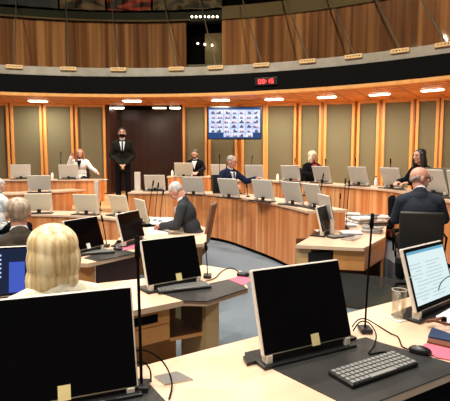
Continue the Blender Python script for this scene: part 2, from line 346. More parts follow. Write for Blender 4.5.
# red clock readout on the fascia
q = PC(266, 81.3, CS, RS-.04); t = thing('clock_display', 'small red digital readout on the black fascia', 'clock', (q.x, q.y, q.z), math.atan2(q.y-CS[1], q.x-CS[0])-PI/2)
MB().box((0, .02, 0), (.6, .04, .2), bev=.01).build('housing', 'blackpl', t)
SEG = {'8': 'abcdefg', '0': 'abcdef', '5': 'acdfg', '1': 'bc'}
for j, ch in enumerate('0815'):
    x = -.17+j*.1+(.03 if j > 1 else 0); m = MB()
    for s_ in SEG[ch]:
        c = {'a': (0, .05, 1), 'g': (0, 0, 1), 'd': (0, -.05, 1), 'b': (.03, .025, 0), 'c': (.03, -.025, 0), 'f': (-.03, .025, 0), 'e': (-.03, -.025, 0)}[s_]
        m.box((x+c[0], -.005, c[1]), (.055, .01, .014) if c[2] else (.014, .01, .045))
    m.build('digit', 'red_led', t)
for z in (-.02, .02): MB().box((.0, -.005, z), (.014, .01, .014)).build('colon_dot', 'red_led', t)

# ------------------------------------------------------------------ video screen
A = PY(207, 106.5, 13.35); B = PY(262, 106.5, 13.35); D = PY(207, 139.5, 13.35); wd = B.x-A.x; ht = A.z-D.z
t = thing('video_screen', 'large wall screen showing a grid of video callers', 'screen', ((A.x+B.x)/2, 13.35, D.z))
MB().box((0, .06, ht/2), (wd, .1, ht), bev=.01).build('casing', 'blackpl', t)
M['sbg'] = mat('screen_blue', (0, 0, 0), .4, emit=(.01, .05, .16), es=.5)
MB().box((0, .005, ht/2+.0), (wd-.06, .01, ht-.06)).build('display', 'sbg', t)
M['tile'] = noisy('screen_tiles', [(.4, .5, .8), (.8, .85, 1)], (1, 1, 1), 4, .5); nt = M['tile'].node_tree
b_ = nt.nodes['Principled BSDF']; cr_ = [n for n in nt.nodes if n.type == 'VALTORGB'][0]; nt.links.new(cr_.outputs[0], b_.inputs['Emission Color']); b_.inputs['Emission Strength'].default_value = .48; nt.links.remove(b_.inputs['Base Color'].links[0]); b_.inputs['Base Color'].default_value = (0, 0, 0, 1)
M['tfig'] = mat('screen_figures', (0, 0, 0), .5, emit=(.035, .03, .06), es=1); M['tface'] = mat('screen_faces', (0, 0, 0), .5, emit=(.6, .25, .25), es=1)
tw = (wd-.1)/7; th_ = (ht-.16)/6
for r in range(6):
    for c in range(7):
        if r == 5 and (c < 2 or c > 5): continue
        x = -wd/2+.05+tw*(c+.5)-(tw/2 if r == 5 else 0)*0; z = ht-.09-th_*(r+.5)
        to = MB().box((x, -.003, z), (tw*.97, .006, th_*.95)).build('video_tile', 'tile', t); fm = MB(); cm = MB()
        k = random.random(); s_ = .7+.5*random.random()
        fm.box((x+random.uniform(-.03, .03), -.008, z-th_*.28), (tw*.5*s_, .006, th_*.34), bev=.002)
        (cm if k < .55 else fm).ball((x+random.uniform(-.02, .02), -.008, z-.01), (.028*s_, .006, .035*s_), u=10, v=6); fm.build('caller_figure', 'tfig', to)
        if k < .55: cm.build('caller_face', 'tface', to)

# ------------------------------------------------------------------ curved desks
def curved_desk(line, ztop, zbase, depth, lb, gap=.9, name='curved_desk'):
    c = line[len(line)//2]; t = thing(name, lb, 'desk', (c.x, c.y, zbase)); L = [p-c for p in line]
    ctr = Vector((-2.5, 5.6))-c
    def off(d): return offset(L, d, ctr)
    H = ztop-zbase
    MB().strip(off(0), off(.04), .07, H-.035).build('front_panel', 'panel', t)
    MB().strip(off(.04), off(.07), 0, .08).build('plinth', 'black', t)
    MB().strip(off(-.03), off(depth), H-.035, H).build('worktop', 'top', t)
    MB().strip(off(.13), off(depth-.02), H-.04-.001, H-.036).build('underside', 'panel', t)
    m = MB(); acc = 0; o0 = off(-.001); o1 = off(.01)
    for i in range(len(L)-1):
        acc += (L[i+1]-L[i]).length
        if acc > gap:
            acc = 0; d = (L[i+1]-L[i]).normalized()*.005; MB().strip([o0[i]-d, o0[i]+d], [o1[i]-d, o1[i]+d], .08, H-.036).build('joint', 'brown', t)
    m.bm.free()
    oo = off(depth-.05); ii = off(.04)
    for k in (0, -1):
        a, b = ii[k], oo[k]; n = (L[1]-L[0]).normalized()*.03 if k == 0 else (L[-2]-L[-1]).normalized()*.03
        MB().strip([a, b], [a+n, b+n], 0 if ztop < .8 else -.0, H-.036).build('end_panel', 'panel', t)
    return t
curved_desk(row2, T2, 0, .62, 'long curved orange timber desk with the navy suited person behind it')
curved_desk(row1, T1, Z2, .55, 'outermost curved timber desk running right past the bald person')
curved_desk(rowB, T2, 0.0, .62, 'middle curved timber desk of the left block with one monitor')
curved_desk(rowC, T1, Z2, .55, 'outermost curved timber desk at the left, person in white behind it')
rowA = smooth_line([(-5.6, 8.2), (-4.5, 8.42), (-3.43, 8.42), (-2.5, 8.15), (-1.85, 7.75), (-1.45, 7.15), (-1.28, 6.75)])
curved_desk(rowA, .73, 0, .6, 'innermost curved timber desk at the left, four pale monitors on it')
# box desk of the bearded clerk
A, B = P(168, 176.5, T1+.05), P(209, 176.5, T1+.05); c = (A+B)/2
t = thing('clerk_desk', 'boxy timber desk of the bearded person by the dark doorway', 'desk', (c.x, c.y+.3, Z1))
w = B.x-A.x; MB().box((0, -.3, .3), (w, .04, .6), bev=.005).build('front_panel', 'panel', t)
for s_ in (-1, 1): MB().box((s_*(w/2-.02), 0, .3), (.04, .56, .6)).build('side_panel', 'panel', t)
MB().box((0, 0, .62), (w+.06, .66, .04), bev=.005).build('worktop', 'top', t)

# ------------------------------------------------------------------ straight desks near the camera
def poly_desk(name, lb, corners, z=.73, thick=.04, m='top'):
    pts = [P(x, y, z) for x, y in corners]; c = sum(pts, Vector())/len(pts)
    t = thing(name, lb, 'desk', (c.x, c.y, 0)); L = [(p.x-c.x, p.y-c.y) for p in pts]
    MB().prism(L, z-thick, z).build('worktop', m, t); return t, c
def loc(t, p): return (p.x-t.location.x, p.y-t.location.y)
def wallpiece(t, a, b, z0, z1, name, m, th=.03):     # upright board between two plan points
    a = Vector(loc(t, a)); b = Vector(loc(t, b)); d = (b-a).normalized(); n = Vector((-d.y, d.x))*th
    return MB().strip([a, b], [a+n, b+n], z0, z1).build(name, m, t)
# nearest desk: far edge runs along a 31 degree line
e0 = Vector((-.31, 2.22)); ed = (Vector((1.2, 3.17))-e0).normalized(); en = Vector((ed.y, -ed.x))
def ND(u, v): return e0+ed*u+en*v
t = thing('member_desk', 'nearest pale timber desk with black inlaid writing surface', 'desk', (0, 0, 0)); near = t
corn = [ND(-1.9, 0), ND(2.6, 0)]+[P(x, y, .73).to_2d() for x, y in [(600, 333), (450, 373.6), (375, 403), (356, 412), (330, 440)]]+[ND(-.2, 1.0), ND(-1.9, 1.0)]
MB().prism([tuple(p) for p in corn], .69, .73).build('worktop', 'top', t)
matp = [P(x, y, .735) for x, y in [(262, 363), (300, 354), (352, 340), (366, 337), (380, 342), (452, 363), (452, 373), (450, 373.2), (377, 401.5), (357, 410)]]
MB().prism([(p.x, p.y) for p in matp], .729, .7345).build('writing_surface', 'mat', t)
mat2 = [P(x, y, .735) for x, y in [(150, 384), (166, 401), (120, 420), (60, 420), (60, 405)]]
MB().prism([(p.x, p.y) for p in mat2], .729, .7345).build('writing_surface', 'mat', t)
MB().strip([ND(-1.85, .05), ND(2.5, .05)], [ND(-1.85, .08), ND(2.5, .08)], .12, .69).build('modesty_panel', 'smoke', t)
wp = [P(x, y, .69) for x, y in [(560, 352), (450, 381), (378, 409)]]; MB().strip([w_.to_2d()+en*-.03 for w_ in wp], [w_.to_2d()+en*-.06 for w_ in wp], .2, .69).build('front_panel', 'black', t)
for u in (-1.7, -.2, 1.15, 2.45): MB().prism([tuple(ND(u+a, .12+b)) for a, b in ((0, 0), (.06, 0), (.06, .6), (0, .6))], 0, .69).build('leg', 'leg', t)
# desk with drawers, middle
tC, c = poly_desk('drawer_desk', 'pale timber desk with two drawers and a black inlaid top, middle of the room', [(60, 292), (100, 283), (147, 278), (203, 265), (241, 271), (248, 288), (207, 301), (184, 300.5), (131, 311), (60, 325)])
mp = [P(x, y, .735) for x, y in [(158, 292), (206, 284), (233, 278), (247.5, 288.3), (207, 301), (184, 300.5)]]
MB().prism([loc(tC, p) for p in mp], .728, .7345).build('writing_surface', 'mat', tC)
fe0, fe1, fe2, fe3 = [P(x, y, .69) for x, y in [(120, 319), (172, 308), (206, 303.5), (219, 301.5)]]
back = Vector((-.25, .5, 0))
a, b = Vector(loc(tC, fe0)), Vector(loc(tC, fe1)); d = (b-a).normalized(); n = Vector((-d.y, d.x))
a += n*.03; b += n*.03
MB().strip([a+n*.02, b+n*.02], [a+n*.45, b+n*.45], .44, .685).build('pedestal', 'drawer', tC)
for z0, z1 in ((.575, .683), (.45, .57)):
    o = MB().strip([a, b-d*.005], [a+n*.02, b-d*.005+n*.02], z0, z1).build('drawer', 'drawer', tC)
    if z0 > .5: MB().strip([a+d*.1-n*.004, b-d*.1-n*.004], [a+d*.1, b-d*.1], .60, .66).build('label_slot', 'black', o)
g0, g1 = b, Vector(loc(tC, fe2))+n*.05
MB().strip([g0, g1], [g0+n*.008, g1+n*.008], .46, .685).build('glass_panel', 'smoke', tC)
MB().strip([g0, g1], [g0+n*.4, g1+n*.4], .43, .455).build('shelf', 'drawer', tC)
MB().strip([a+n*.42, g1+n*.42], [a+n*.44, g1+n*.44], .1, .69).build('back_panel', 'drawer', tC)
l0, l1 = Vector(loc(tC, fe2)), Vector(loc(tC, fe3)); m = MB()
m.strip([l0, l1], [l0+n*.38, l1+n*.38], 0, .69); m.build('leg', 'leg', tC)
MB().prism([tuple(a+d*.0+n*.3), tuple(a+d*.06+n*.3), tuple(a+d*.06+n*.36), tuple(a+n*.36)], 0, .45).build('leg', 'leg', tC)
# left desk
tD, c = poly_desk('member_desk', 'pale desk with a dark front beside the blond person\'s head', [(40, 262), (60, 246), (107, 240), (138, 240), (138, 252.5), (97, 261.5), (88, 263.5)])
mp = [P(x, y, .735) for x, y in [(84, 258), (100, 252), (125, 250), (137.5, 252.5), (97, 261)]]
MB().prism([loc(tD, p) for p in mp], .728, .7345).build('writing_surface', 'mat', tD)
wallpiece(tD, P(97, 263.5, .69), P(138, 255, .69), 0, .69, 'front_panel', 'maroon'); wallpiece(tD, P(80, 266, .69), P(95, 264.5, .69), .45, .69, 'drawer', 'drawer')
wallpiece(tD, P(52, 262, .69), P(80, 266, .69), 0, .69, 'side_panel', 'drawer')
# desk of the blond person's own screen
tE, c = poly_desk('member_desk', 'desk corner under the lit blue screen at the left edge', [(-40, 300), (10, 278), (70, 282), (75, 312), (20, 330), (-40, 340)])
wallpiece(tE, P(-30, 300, .69), P(15, 284, .69), 0, .69, 'front_panel', 'drawer'); wallpiece(tE, P(60, 286, .69), P(66, 300, .69), 0, .69, 'side_panel', 'drawer')
# central clerks' table
tT, c = poly_desk('clerk_table', 'pale central table where the grey haired person writes', [(113, 246), (127, 228), (150, 219), (178, 217), (207, 228), (206, 243), (150, 250)])
for q in [(128, 243), (200, 240), (150, 223), (196, 227)]:
    p = P(*q, .70); x, y = loc(tT, p); MB().box((x, y, .345), (.06, .06, .69), bev=.005).build('leg', 'leg', tT)
wallpiece(tT, P(122, 245, .69), P(200, 243, .69), .3, .69, 'front_panel', 'drawer')
# right hand desk block with papers
tR, c = poly_desk('clerk_table', 'pale desk block covered in papers, left of the bald person', [(295.5, 245), (364, 248), (385, 237), (388, 214), (335, 214), (325, 228)])
fa, fb = P(297, 248, .69), P(366, 251, .69); fc = P(385, 240.5, .69); fd = P(387, 220, .69)
fa, fb, fc = [p+Vector((.0, .05, 0)) for p in (fa, fb, fc)]
m1 = fa+(fb-fa)*.22; m2 = fa+(fb-fa)*.55
wallpiece(tR, fa, m1, 0, .69, 'side_panel', 'leg'); wallpiece(tR, m2, fb, .44, .69, 'drawer', 'drawer'); wallpiece(tR, fb, fc, .44, .69, 'drawer', 'drawer')
q = (m1+m2)/2; x, y = loc(tR, q); MB().box((x, y+.2, .57), (.32, .35, .13), bev=.01).build('computer_box', 'blackpl', tR)
MB().box((x, y+.2, .49), (.45, .4, .03)).build('shelf', 'drawer', tR)
wallpiece(tR, fc, fd, 0, .69, 'side_panel', 'drawer'); wallpiece(tR, m1+Vector((0, .05, 0)), Vector((2.16, 4.85, 0)), .0, .42, 'glass_panel', 'smoke', .012)
wallpiece(tR, fa+Vector((.1, .6, 0)), fc+Vector((0, .3, 0)), 0, .69, 'back_panel', 'brown')

# ------------------------------------------------------------------ monitors
W, H = .49, .345
def monitor(x, y, a, tilt, dz, front, lb, zb=None, sticker=None, group=None, back='white', screen='blackgl', W=W, H=H, lift=.08, tray=True):
    rz = a if front else a+PI; zb = lift if zb is None else zb-dz
    t = thing('computer_monitor', lb, 'monitor', (x, y, dz), rz, group)
    tl = tilt; Rm = Matrix.Translation((0, 0, zb)) @ Euler((-tl, 0, 0)).to_matrix().to_4x4()
    c = MB().box((0, .014, H/2), (W, .026, H), bev=.008).build('casing', back, t, mw=Rm)
    s = MB().box((0, -.003, H/2), (W-.016, .008, H-.016), bev=.002).build('screen', screen, t, mw=Rm)
    hgt = H*.06; p1 = Vector((0, .03+math.sin(tl)*hgt, zb+math.cos(tl)*hgt)); 
    m = MB(); m.box((0, p1.y+.015, (.012+p1.z)/2), (.07, .02, p1.z), bev=.004); m.build('neck', 'blackpl', t)
    MB().box((0, .07, .010), (W*1.04 if tray else .26, .2, .018), bev=.005).build('base', 'blackpl' if tray else 'bezel', t)
    if front: MB().box((0, .025, .018+(zb-.022)/2), (W*.86, .03, zb-.02)).build('lower_bar', 'blackpl', t)
    if zb > .03:
        for s_ in (-1, 1): MB().box((s_*(W/2-.035), .018, .018+(zb-.018)/2), (.035 if front else .05, .05, zb-.018+.01), bev=.004).build('foot', back, t)
    if sticker: MB().box((sticker[1], -.009, .03), (.05, .003, .06)).build('sticker', sticker[0], s)
    return t
G2, G1, GA = 'monitors on the long curved desk', 'monitors on the outermost right desk', 'monitors on the innermost left desk'
near_list = [
 ((.442, 2.26), 27, 17, .73, True, 'black monitor with a yellow sticker standing on the nearest desk beside the keyboard', .785, ('sticker', .035), dict(W=.57, H=.428)),
 ((-.392, 3.52), 36, 18, .73, True, 'black monitor with a yellow sticker on the desk with drawers', .785, ('sticker', .03), dict(W=.5, H=.36)),
 ((-.66, 1.77), 21, 19, .73, True, 'huge black monitor in the lower left corner, blond person behind it', .765, ('sticker', 0.0), dict(W=.61, H=.437)),
 ((-1.48, 4.82), 62, 18, .73, True, 'black monitor with a white sticker right of the blond hair', .79, ('stickerw', .0), {}),
 ((-1.10, 5.41), 70, 15, .73, True, 'small dark monitor reflecting orange wood, left of the writing person', .79, None, {}),
 ((1.41, 6.11), 61, 14, .73, True, 'dark monitor with white edge on the desk block of papers', .79, None, {}),
]
objs = {}
for (xy, a, tl, dz, fr, lb, zb, st, kw) in near_list:
    objs[lb] = monitor(*xy, R(a), R(tl), dz, fr, lb, zb, st, back='bezel', **kw)
ws = [ # x y yaw tilt
 (.71, 7.97, -50, 14, T2, 'pale monitor back right of the navy suited person on the long curved desk', G2, 'white'),
 (1.14, 7.29, -62, 17, T2, 'pale monitor back on the long curved desk, third from its right end', G2, 'white'),
 (1.40, 6.79, -72, 20, T2, 'pale monitor back on the long curved desk, second from its right end', G2, 'white'),
 (.11, 8.65, -43, 18, T2, 'pale monitor back directly in front of the navy suited person', G2, 'white'),
 (-.64, 9.45, -25, 17, T2, 'pale monitor back left of the navy suited person, in front of the bearded clerk', G2, 'white'),
 (-1.64, 10.6, -5, 17, T2, 'pale monitor back at the left end of the long curved desk, by the doorway', G2, 'white'),
 (-1.10, 12.05, -1, 14, Z1+.64, 'cream monitor back in front of the bearded person', None, 'cream'),
 (-.15, 12.35, -33, 12, T1, 'pale monitor back half hidden by the navy suited person\'s head', G1, 'white'),
 (.76, 11.35, -27, 14, T1, 'pale monitor back under the right end of the video wall screen', G1, 'white'),
 (1.59, 10.75, -36, 16, T1, 'pale monitor back on the outermost desk, left of the blond person in red', G1, 'white'),
 (2.18, 9.95, -55, 19, T1, 'pale monitor back directly in front of the blond person in red', G1, 'white'),
 (2.68, 8.9, -62, 18, T1, 'pale monitor back on the outermost desk, first right of the blond person in red', G1, 'white'),
 (3.02, 8.02, -70, 20, T1, 'pale monitor back just left of the bald person', G1, 'white'),
 (-5.44, 12.0, 24, 13, T1, 'pale monitor back on the outermost left desk, farthest left', None, 'white'),
 (-4.14, 11.95, 7, 13, T1, 'pale monitor back beside the person in the white jacket', None, 'white'),
 (-4.19, 10.16, 15, 14, T2, 'pale monitor back on the middle left desk', None, 'white'),
 (-3.57, 8.61, 11, 14, .73, 'cream monitor back above the grey brown haired person\'s head', GA, 'cream'),
 (-2.58, 8.40, -14, 14, .73, 'cream monitor back on the innermost left desk, second from left', GA, 'cream'),
 (-1.90, 8.21, -37, 15, .73, 'cream monitor back below the standing masked person', GA, 'cream'),
 (-1.31, 7.25, -61, 11, .73, 'cream monitor back seen at a slant, left of the writing person', GA, 'cream'),
]
for x, y, a, tl, dz, lb, g, bk in ws: monitor(x, y, R(a), R(tl), dz, False, lb, group=g, back=bk, lift=.055)
monitor(1.47, 6.35, R(-84), R(12), .73, False, 'narrow pale monitor seen nearly edge on, behind the dark monitor with white edge', zb=.93, back='white', tray=False)
M['darkpanel'] = mat('olive_grey_casing', (.18, .16, .11), .5)
q = PY(440, 192, 6.9); monitor(q.x, q.y, R(-35), R(8), T1, False, 'olive grey monitor back behind the dark haired person', back='darkpanel', lift=.05)
q = PY(433, 197, 6.6); monitor(3.08, 6.55, R(-74), R(18), T1, False, 'pale monitor back right behind the bald person\'s face', back='white', lift=.05)
q = P(456, 199, T1); monitor(q.x+.12, q.y-.05, R(-66), R(16), T1, False, 'pale monitor back cut by the right picture edge', back='white', lift=.05)
# lit screens
M['docbg'] = mat('document_screen', (0, 0, 0), .3, emit=(.60, .72, .73), es=.46); M['docbar'] = mat('document_bar', (0, 0, 0), .3, emit=(.12, .35, .5), es=.45)
M['docline'] = mat('document_text', (0, 0, 0), .3, emit=(.30, .38, .40), es=.55); M['desk_blue'] = mat('desktop_navy', (0, 0, 0), .3, emit=(.004, .009, .03), es=.6)
M['icon'] = mat('desktop_icons', (0, 0, 0), .3, emit=(.45, .6, .9), es=.45); M['win'] = mat('desktop_window', (0, 0, 0), .3, emit=(.05, .1, .5), es=.4)
t = monitor(1.407, 2.91, R(39), R(16), .73, True, 'lit monitor showing a document at the right edge, behind the glass', .79, back='bezel', W=.53, H=.41)
def on_screen(t, items, W, H):
    s = [c for c in t.children if c.name.startswith('screen')][0]
    for name, m, boxes in items:
        b = MB()
        for x, z, w, h, dy in boxes: b.box((x*W/2, -.0075-dy, z*H), (w*W/2, .001, h*H))
        b.build(name, m, s)
random.seed(3)
lines = [(-.72+.25*random.random(), .72-.055*i, .25+.5*random.random(), .012, .002) for i in range(11)]+[(.05+.2*random.random(), .72-.055*i, .5+.4*random.random(), .012, .002) for i in range(11)]
on_screen(t, [('document_page', 'docbg', [(0, .51, 1.84, .82, 0)]), ('title_bar', 'docbar', [(0, .905, 1.84, .045, .001)]), ('text_lines', 'docline', lines)], .53, .41)
t = monitor(-1.50, 3.16, R(14), R(12), .73, True, 'lit navy computer screen left of the blond person', .775, back='bezel', W=.50, H=.36)
on_screen(t, [('desktop', 'desk_blue', [(0, .5, 1.86, .9, 0)]), ('icons', 'icon', [(-.42, .82-.085*i, .05, .035, .001) for i in range(6)]), ('window', 'win', [(.02, .38, .42, .6, .001)]), ], .5, .36)

# ------------------------------------------------------------------ keyboards, mice
def keyboard(x, y, rz, dz, lb, s=1):
    t = thing('keyboard', lb, 'keyboard', (x, y, dz), rz); w, d = .43*s, .15*s
    MB().box((0, 0, .009), (w, d, .018), bev=.004).build('case', 'blackpl', t)
    m = MB(); cols = 15; rows = 5
    for r in range(rows):
        for c in range(cols):
            if r == 0 and 4 <= c <= 9:
                if c == 6: m.box((-w/2+w*(7)/cols, -d/2+d*(.5)/rows, .021), (w/cols*5.7, d/rows*.78, .007))
                continue
            m.box((-w/2+.006+(w-.012)*(c+.5)/cols, -d/2+.004+(d-.008)*(r+.5)/rows, .021), ((w-.012)/cols*.74, (d-.008)/rows*.72, .007))
    m.build('keys', 'key', t); return t
KZ = .736
q = (P(331, 373, .745)+P(419, 364, .745)+P(362, 387, .745)+P(397, 353, .745))/4
keyboard(q.x-.02, q.y, R(30), KZ, 'black keyboard with pale keys on the nearest desk', 1.05)
q = P(183, 287.5, .745); keyboard(q.x, q.y, R(22), KZ, 'keyboard on the desk with drawers, below its monitor')
q = P(95, 252.5, .745); keyboard(q.x, q.y, R(22), KZ, 'keyboard right of the blond hair', .95)
q = P(341, 236, .745); keyboard(q.x, q.y, R(30), .731, 'grey keyboard on the desk block of papers', .9)
def mouse(x, y, rz, lb, s=1):
    t = thing('computer_mouse', lb, 'mouse', (x, y, KZ), rz)
    MB().ball((0, 0, .012), (.032*s, .058*s, .026*s)).build('shell', 'blackpl', t, smooth=True)
    MB().ball((0, .012, .032*s), (.004, .012, .008), u=10, v=6).build('wheel', 'metal', t, smooth=True)
    MB().box((0, 0, .003), (.05*s, .09*s, .006), bev=.002).build('sole', 'black', t)
q = P(420, 352, .74); mouse(q.x, q.y, R(60), 'shiny black mouse beside the pink paper on the nearest desk', 1.0)
q = P(243, 275.5, .74); mouse(q.x, q.y, R(80), 'black mouse on the desk with drawers, beside pink paper')
q = P(118, 249.5, .74); mouse(q.x, q.y, R(80), 'small black mouse right of the keyboard by the blond hair')
def cable(pts, lb, r=.0038, m='black', z=.738):
    P3 = [P(p[0], p[1], z if len(p) < 3 else p[2]) for p in pts]
    fine = []
    for i in range(len(P3)-1):
        a = P3[max(i-1, 0)]; b = P3[i]; c = P3[i+1]; d = P3[min(i+2, len(P3)-1)]
        for k in range(6):
            t = k/6; fine.append(.5*((2*b)+(c-a)*t+(2*a-5*b+4*c-d)*t*t+(3*b-3*c+d-a)*t**3))
    fine.append(P3[-1]); tag(MB().tube(fine, r).build('cable', m, smooth=True), lb, 'cable')
cable([(352, 327, .76), (358, 320, .79), (366, 319, .79), (377, 325), (390, 333), (398, 337), (402, 346), (410, 350)], 'thin black cable looping from the nearest monitor to the mouse')
cable([(353, 331, .75), (360, 322, .8), (369, 323, .8), (376, 334, .78), (374, 346), (369, 354), (384, 352), (396, 355)], 'thin black cable looping to the back of the keyboard')
cable([(124, 384, .75), (122, 368, .82), (129, 355, .88), (142, 350, .9), (158, 357, .84), (168, 370, .79), (172, 385, .745), (169, 399, .738)], 'black cable arching beside the huge lower left monitor', .0038)
cable([(128, 380, .76), (132, 366, .83), (143, 362, .84), (150, 370, .8), (151, 382, .76)], 'short cable loop at the corner of the huge lower left monitor', .0038)
cable([(206, 281), (215, 278), (222, 271), (232, 268), (240, 273)], 'thin black cable leading to the mouse on the desk with drawers', .004)
cable([(438, 293, .86), (441, 283, .93), (450, 276, .97), (458, 280, .95)], 'thin dark cable arched in front of the lit document screen', .003)

# small things on the desks
def flat(name, lb, cat, corners, z0, h, m, group=None, bev=0):
    pts = [P(x, y, z0+h) for x, y in corners]; c = sum(pts, Vector())/len(pts)
    o = MB().prism([(p.x-c.x, p.y-c.y) for p in pts], 0, h).build(name, m); o.location = (c.x, c.y, z0); return tag(o, lb, cat, group)
flat('paper_sheet', 'bright pink paper at the right edge of the nearest desk', 'paper', [(426, 343), (452, 349), (452, 360), (436, 357), (420, 347)], .7355, .002, 'pink')
flat('paper_sheet', 'pink paper on the desk with drawers beside the mouse', 'paper', [(228, 279), (243, 275.5), (252, 280), (243, 285)], .7345, .002, 'pink')
flat('paper_sheet', 'pink paper on the desk right of the blond hair', 'paper', [(120, 246), (137, 244), (138, 248), (124, 250)], .7345, .002, 'pink')
flat('paper_stack', 'white papers beneath the lit document screen', 'paper', [(436, 316), (452, 307), (470, 316), (452, 325)], .731, .03, 'paper')
flat('notebook', 'dark blue notebook with brown edges at the right edge', 'notebook', [(428, 336), (452, 341), (452, 334), (432, 327)], .731, .02, 'blue')
flat('notebook', 'brown notebook under the blue one at the right edge', 'notebook', [(427, 341), (452, 347), (452, 343), (430, 335)], .7305, .012, 'brown')
q = P(440, 325, .75); t = thing('wrist_strap', 'dark brown curled strap on the nearest desk beside the blue notebook', 'strap', (q.x, q.y, .755))
m = MB(); pts = [Vector((.075*math.cos(a), .035*math.sin(a), .02+.012*math.sin(2*a))) for a in [R(k*12) for k in range(5, 29)]]
m.tube(pts, .009, 8); m.build('band', 'brown', t, smooth=True); MB().box((pts[0].x, pts[0].y, .02), (.03, .02, .03), bev=.004).build('buckle', 'black', t)
flat('power_hatch', 'grey metal hatch set in the nearest desk', 'hatch', [(154, 376), (177, 371), (193, 379), (165, 384)], .7305, .006, 'metal')
flat('phone', 'black phone on the nearest desk left of the monitor', 'phone', [(243, 356), (262, 351), (266, 358), (247, 363)], .7305, .018, 'blackpl')
t = thing('pen_tray', 'long black tray of small coloured bits under the nearest monitor', 'tray', (0, 0, 0))
A, B = P(268, 364, .74), P(356, 338, .74); d = (B-A).normalized(); n = Vector((-d.y, d.x, 0)); t.location = ((A+B)/2); t.location.z = .736; t.rotation_euler = (0, 0, math.atan2(d.y, d.x)); w = (B-A).length
MB().box((0, .03, .006), (w, .075, .012), bev=.003).build('tray', 'blackpl', t)
for x, mm in ((-.08, 'blue'), (-.03, 'blue'), (.02, 'h_dark'), (.06, 'pink'), (.09, 'sticker'), (.14, 'key'), (.2, 'metal')): MB().box((x, .02, .016), (.03, .018, .012), bev=.002).build('clip', mm, t)
# drinking glass on a coaster
q = P(398.5, 318, .735)
o = MB().box((0, 0, .003), (.11, .11, .006), rz=.5, bev=.002).build('coaster', mat('clear_acrylic', (.75, .72, .66), .1, spec=.8)); o.location = (q.x, q.y, .7305); tag(o, 'clear square coaster under the water glass', 'coaster')
t = thing('drinking_glass', 'straight glass of water beside the lit document screen', 'glass', (q.x, q.y, .737))
MB().lathe([(.040, 0), (.041, .003), (.046, .185), (.0445, .185), (.0395, .012), (.001, .011)], seg=32).build('tumbler', 'glass', t, smooth=True); MB().tube([(.0453*math.cos(k*PI/16), .0453*math.sin(k*PI/16), .185) for k in range(33)], .0016).build('rim', 'bezel', t, smooth=True); MB().lathe([(.038, .002), (.039, .010)], seg=24).build('foot', 'water', t)
MB().lathe([(.001, .0125), (.0388, .0128), (.0415, .10), (.001, .10)], seg=32).build('water', 'water', t, smooth=True)
# papers and kit on the desk block
random.seed(9)
pp = [(352, 232, 'paper', .03), (372, 228, 'paper', .05), (346, 224, 'paper', .03), (362, 219, 'paper', .07), (378, 222, 'blackpl', .03), (352, 214.5, 'paper', .06), (371, 215.5, 'metal', .05), (340, 219, 'paper', .04), (382, 216, 'paper', .04)]
plb = ['white papers behind the grey keyboard', 'thick white file at the right side of the desk block', 'loose papers beside the dark monitor with white edge', 'tall pile of white papers in the middle of the desk block', 'black folder on the desk block by the mic post', 'pile of papers at the far end of the desk block', 'grey binder at the far end of the desk block', 'low white booklet behind the dark monitor', 'small white booklet at the far right corner of the desk block']
for (px, py, mm, h), lb in zip(pp, plb):
    h *= 1.7; q = P(px, py+1.5, .73+h*.5); t = thing('document_stack', lb, 'papers', (q.x, q.y, .7305), random.uniform(-.5, .5)); n = max(1, int(h/.015))
    for k in range(n): MB().box((random.uniform(-.02, .02), random.uniform(-.02, .02), h/n*(k+.5)), (.26, .2, h/n*.94), rz=random.uniform(-.15, .15), bev=.001).build('bundle', mm if k % 3 != 1 else 'key', t)
flat('tablet', 'flat grey tablet on the desk block of papers', 'tablet', [(341, 239), (353, 240.5), (361, 237), (349, 235.5)], .7305, .012, 'metal')
flat('desk_phone', 'grey desk phone in front of the writing person', 'phone', [(173, 228), (187, 229), (190, 222.5), (177, 221)], .7305, .05, 'metal')
flat('paper_stack', 'white sheets under the writing person\'s hands', 'paper', [(148, 224), (170, 224), (172, 217.5), (152, 217)], .7305, .012, 'paper')
flat('paper_stack', 'white sheets beside the small dark monitor', 'paper', [(146, 233), (168, 233), (170, 227), (150, 227)], .7305, .02, 'paper')
flat('document_folder', 'black folder between the white sheets on the central table', 'folder', [(154, 228), (166, 228), (168, 224.5), (157, 224.5)], .7305, .045, 'blackpl')
# white side posts on desk ends
for (x0, x1, y0, y1, Y, lb) in [(134.5, 140.5, 172, 189.5, 10.75, 'pale upright box standing by the dark doorway'), (94.5, 98.5, 181, 196, 8.6, 'pale upright post with a thin arm above the innermost left desk')]:
    a, b = PY(x0, y0, Y), PY(x1, y1, Y); dz = T2 if Y > 10 else .73
    t = thing('display_post', lb, 'post', ((a.x+b.x)/2, Y, dz)); h = a.z-dz
    MB().box((0, 0, h/2), (b.x-a.x, .07, h), bev=.008).build('post', 'white', t)
    MB().box((0, 0, .01), (b.x-a.x+.06, .14, .02), bev=.004).build('base', 'metal', t)
    if Y < 10: MB().cyl((0, 0, h-.02), (.22, 0, h+.03), .008).build('arm', 'metal', t)
# water bottles
for px, py, dz, lb in [(54, 178.6, T1, 'tiny water bottle between the two outermost left monitors'), (172, 178, T1, 'tiny water bottle left of the cream monitor of the bearded person'), (278, 180.5, T1, 'tiny water bottle on the outermost desk, right of the video screen'), (377.5, 186.5, T1, 'tiny water bottle on the outermost desk, left of the bald person'), (174.5, 187, T2, None)]:
    if not lb: continue
    q = P(px, py, dz); t = thing('water_bottle', lb, 'bottle', (q.x+.0, q.y+(.1 if px > 100 else -.12), dz+(.0 if px != 172 else .05)))
    MB().lathe([(.03, 0), (.033, .02), (.033, .12), (.014, .16), (.013, .18)], seg=14).build('bottle_body', 'paper', t, smooth=True); MB().lathe([(.016, .178), (.016, .2)], seg=12).build('cap', 'blackpl', t)

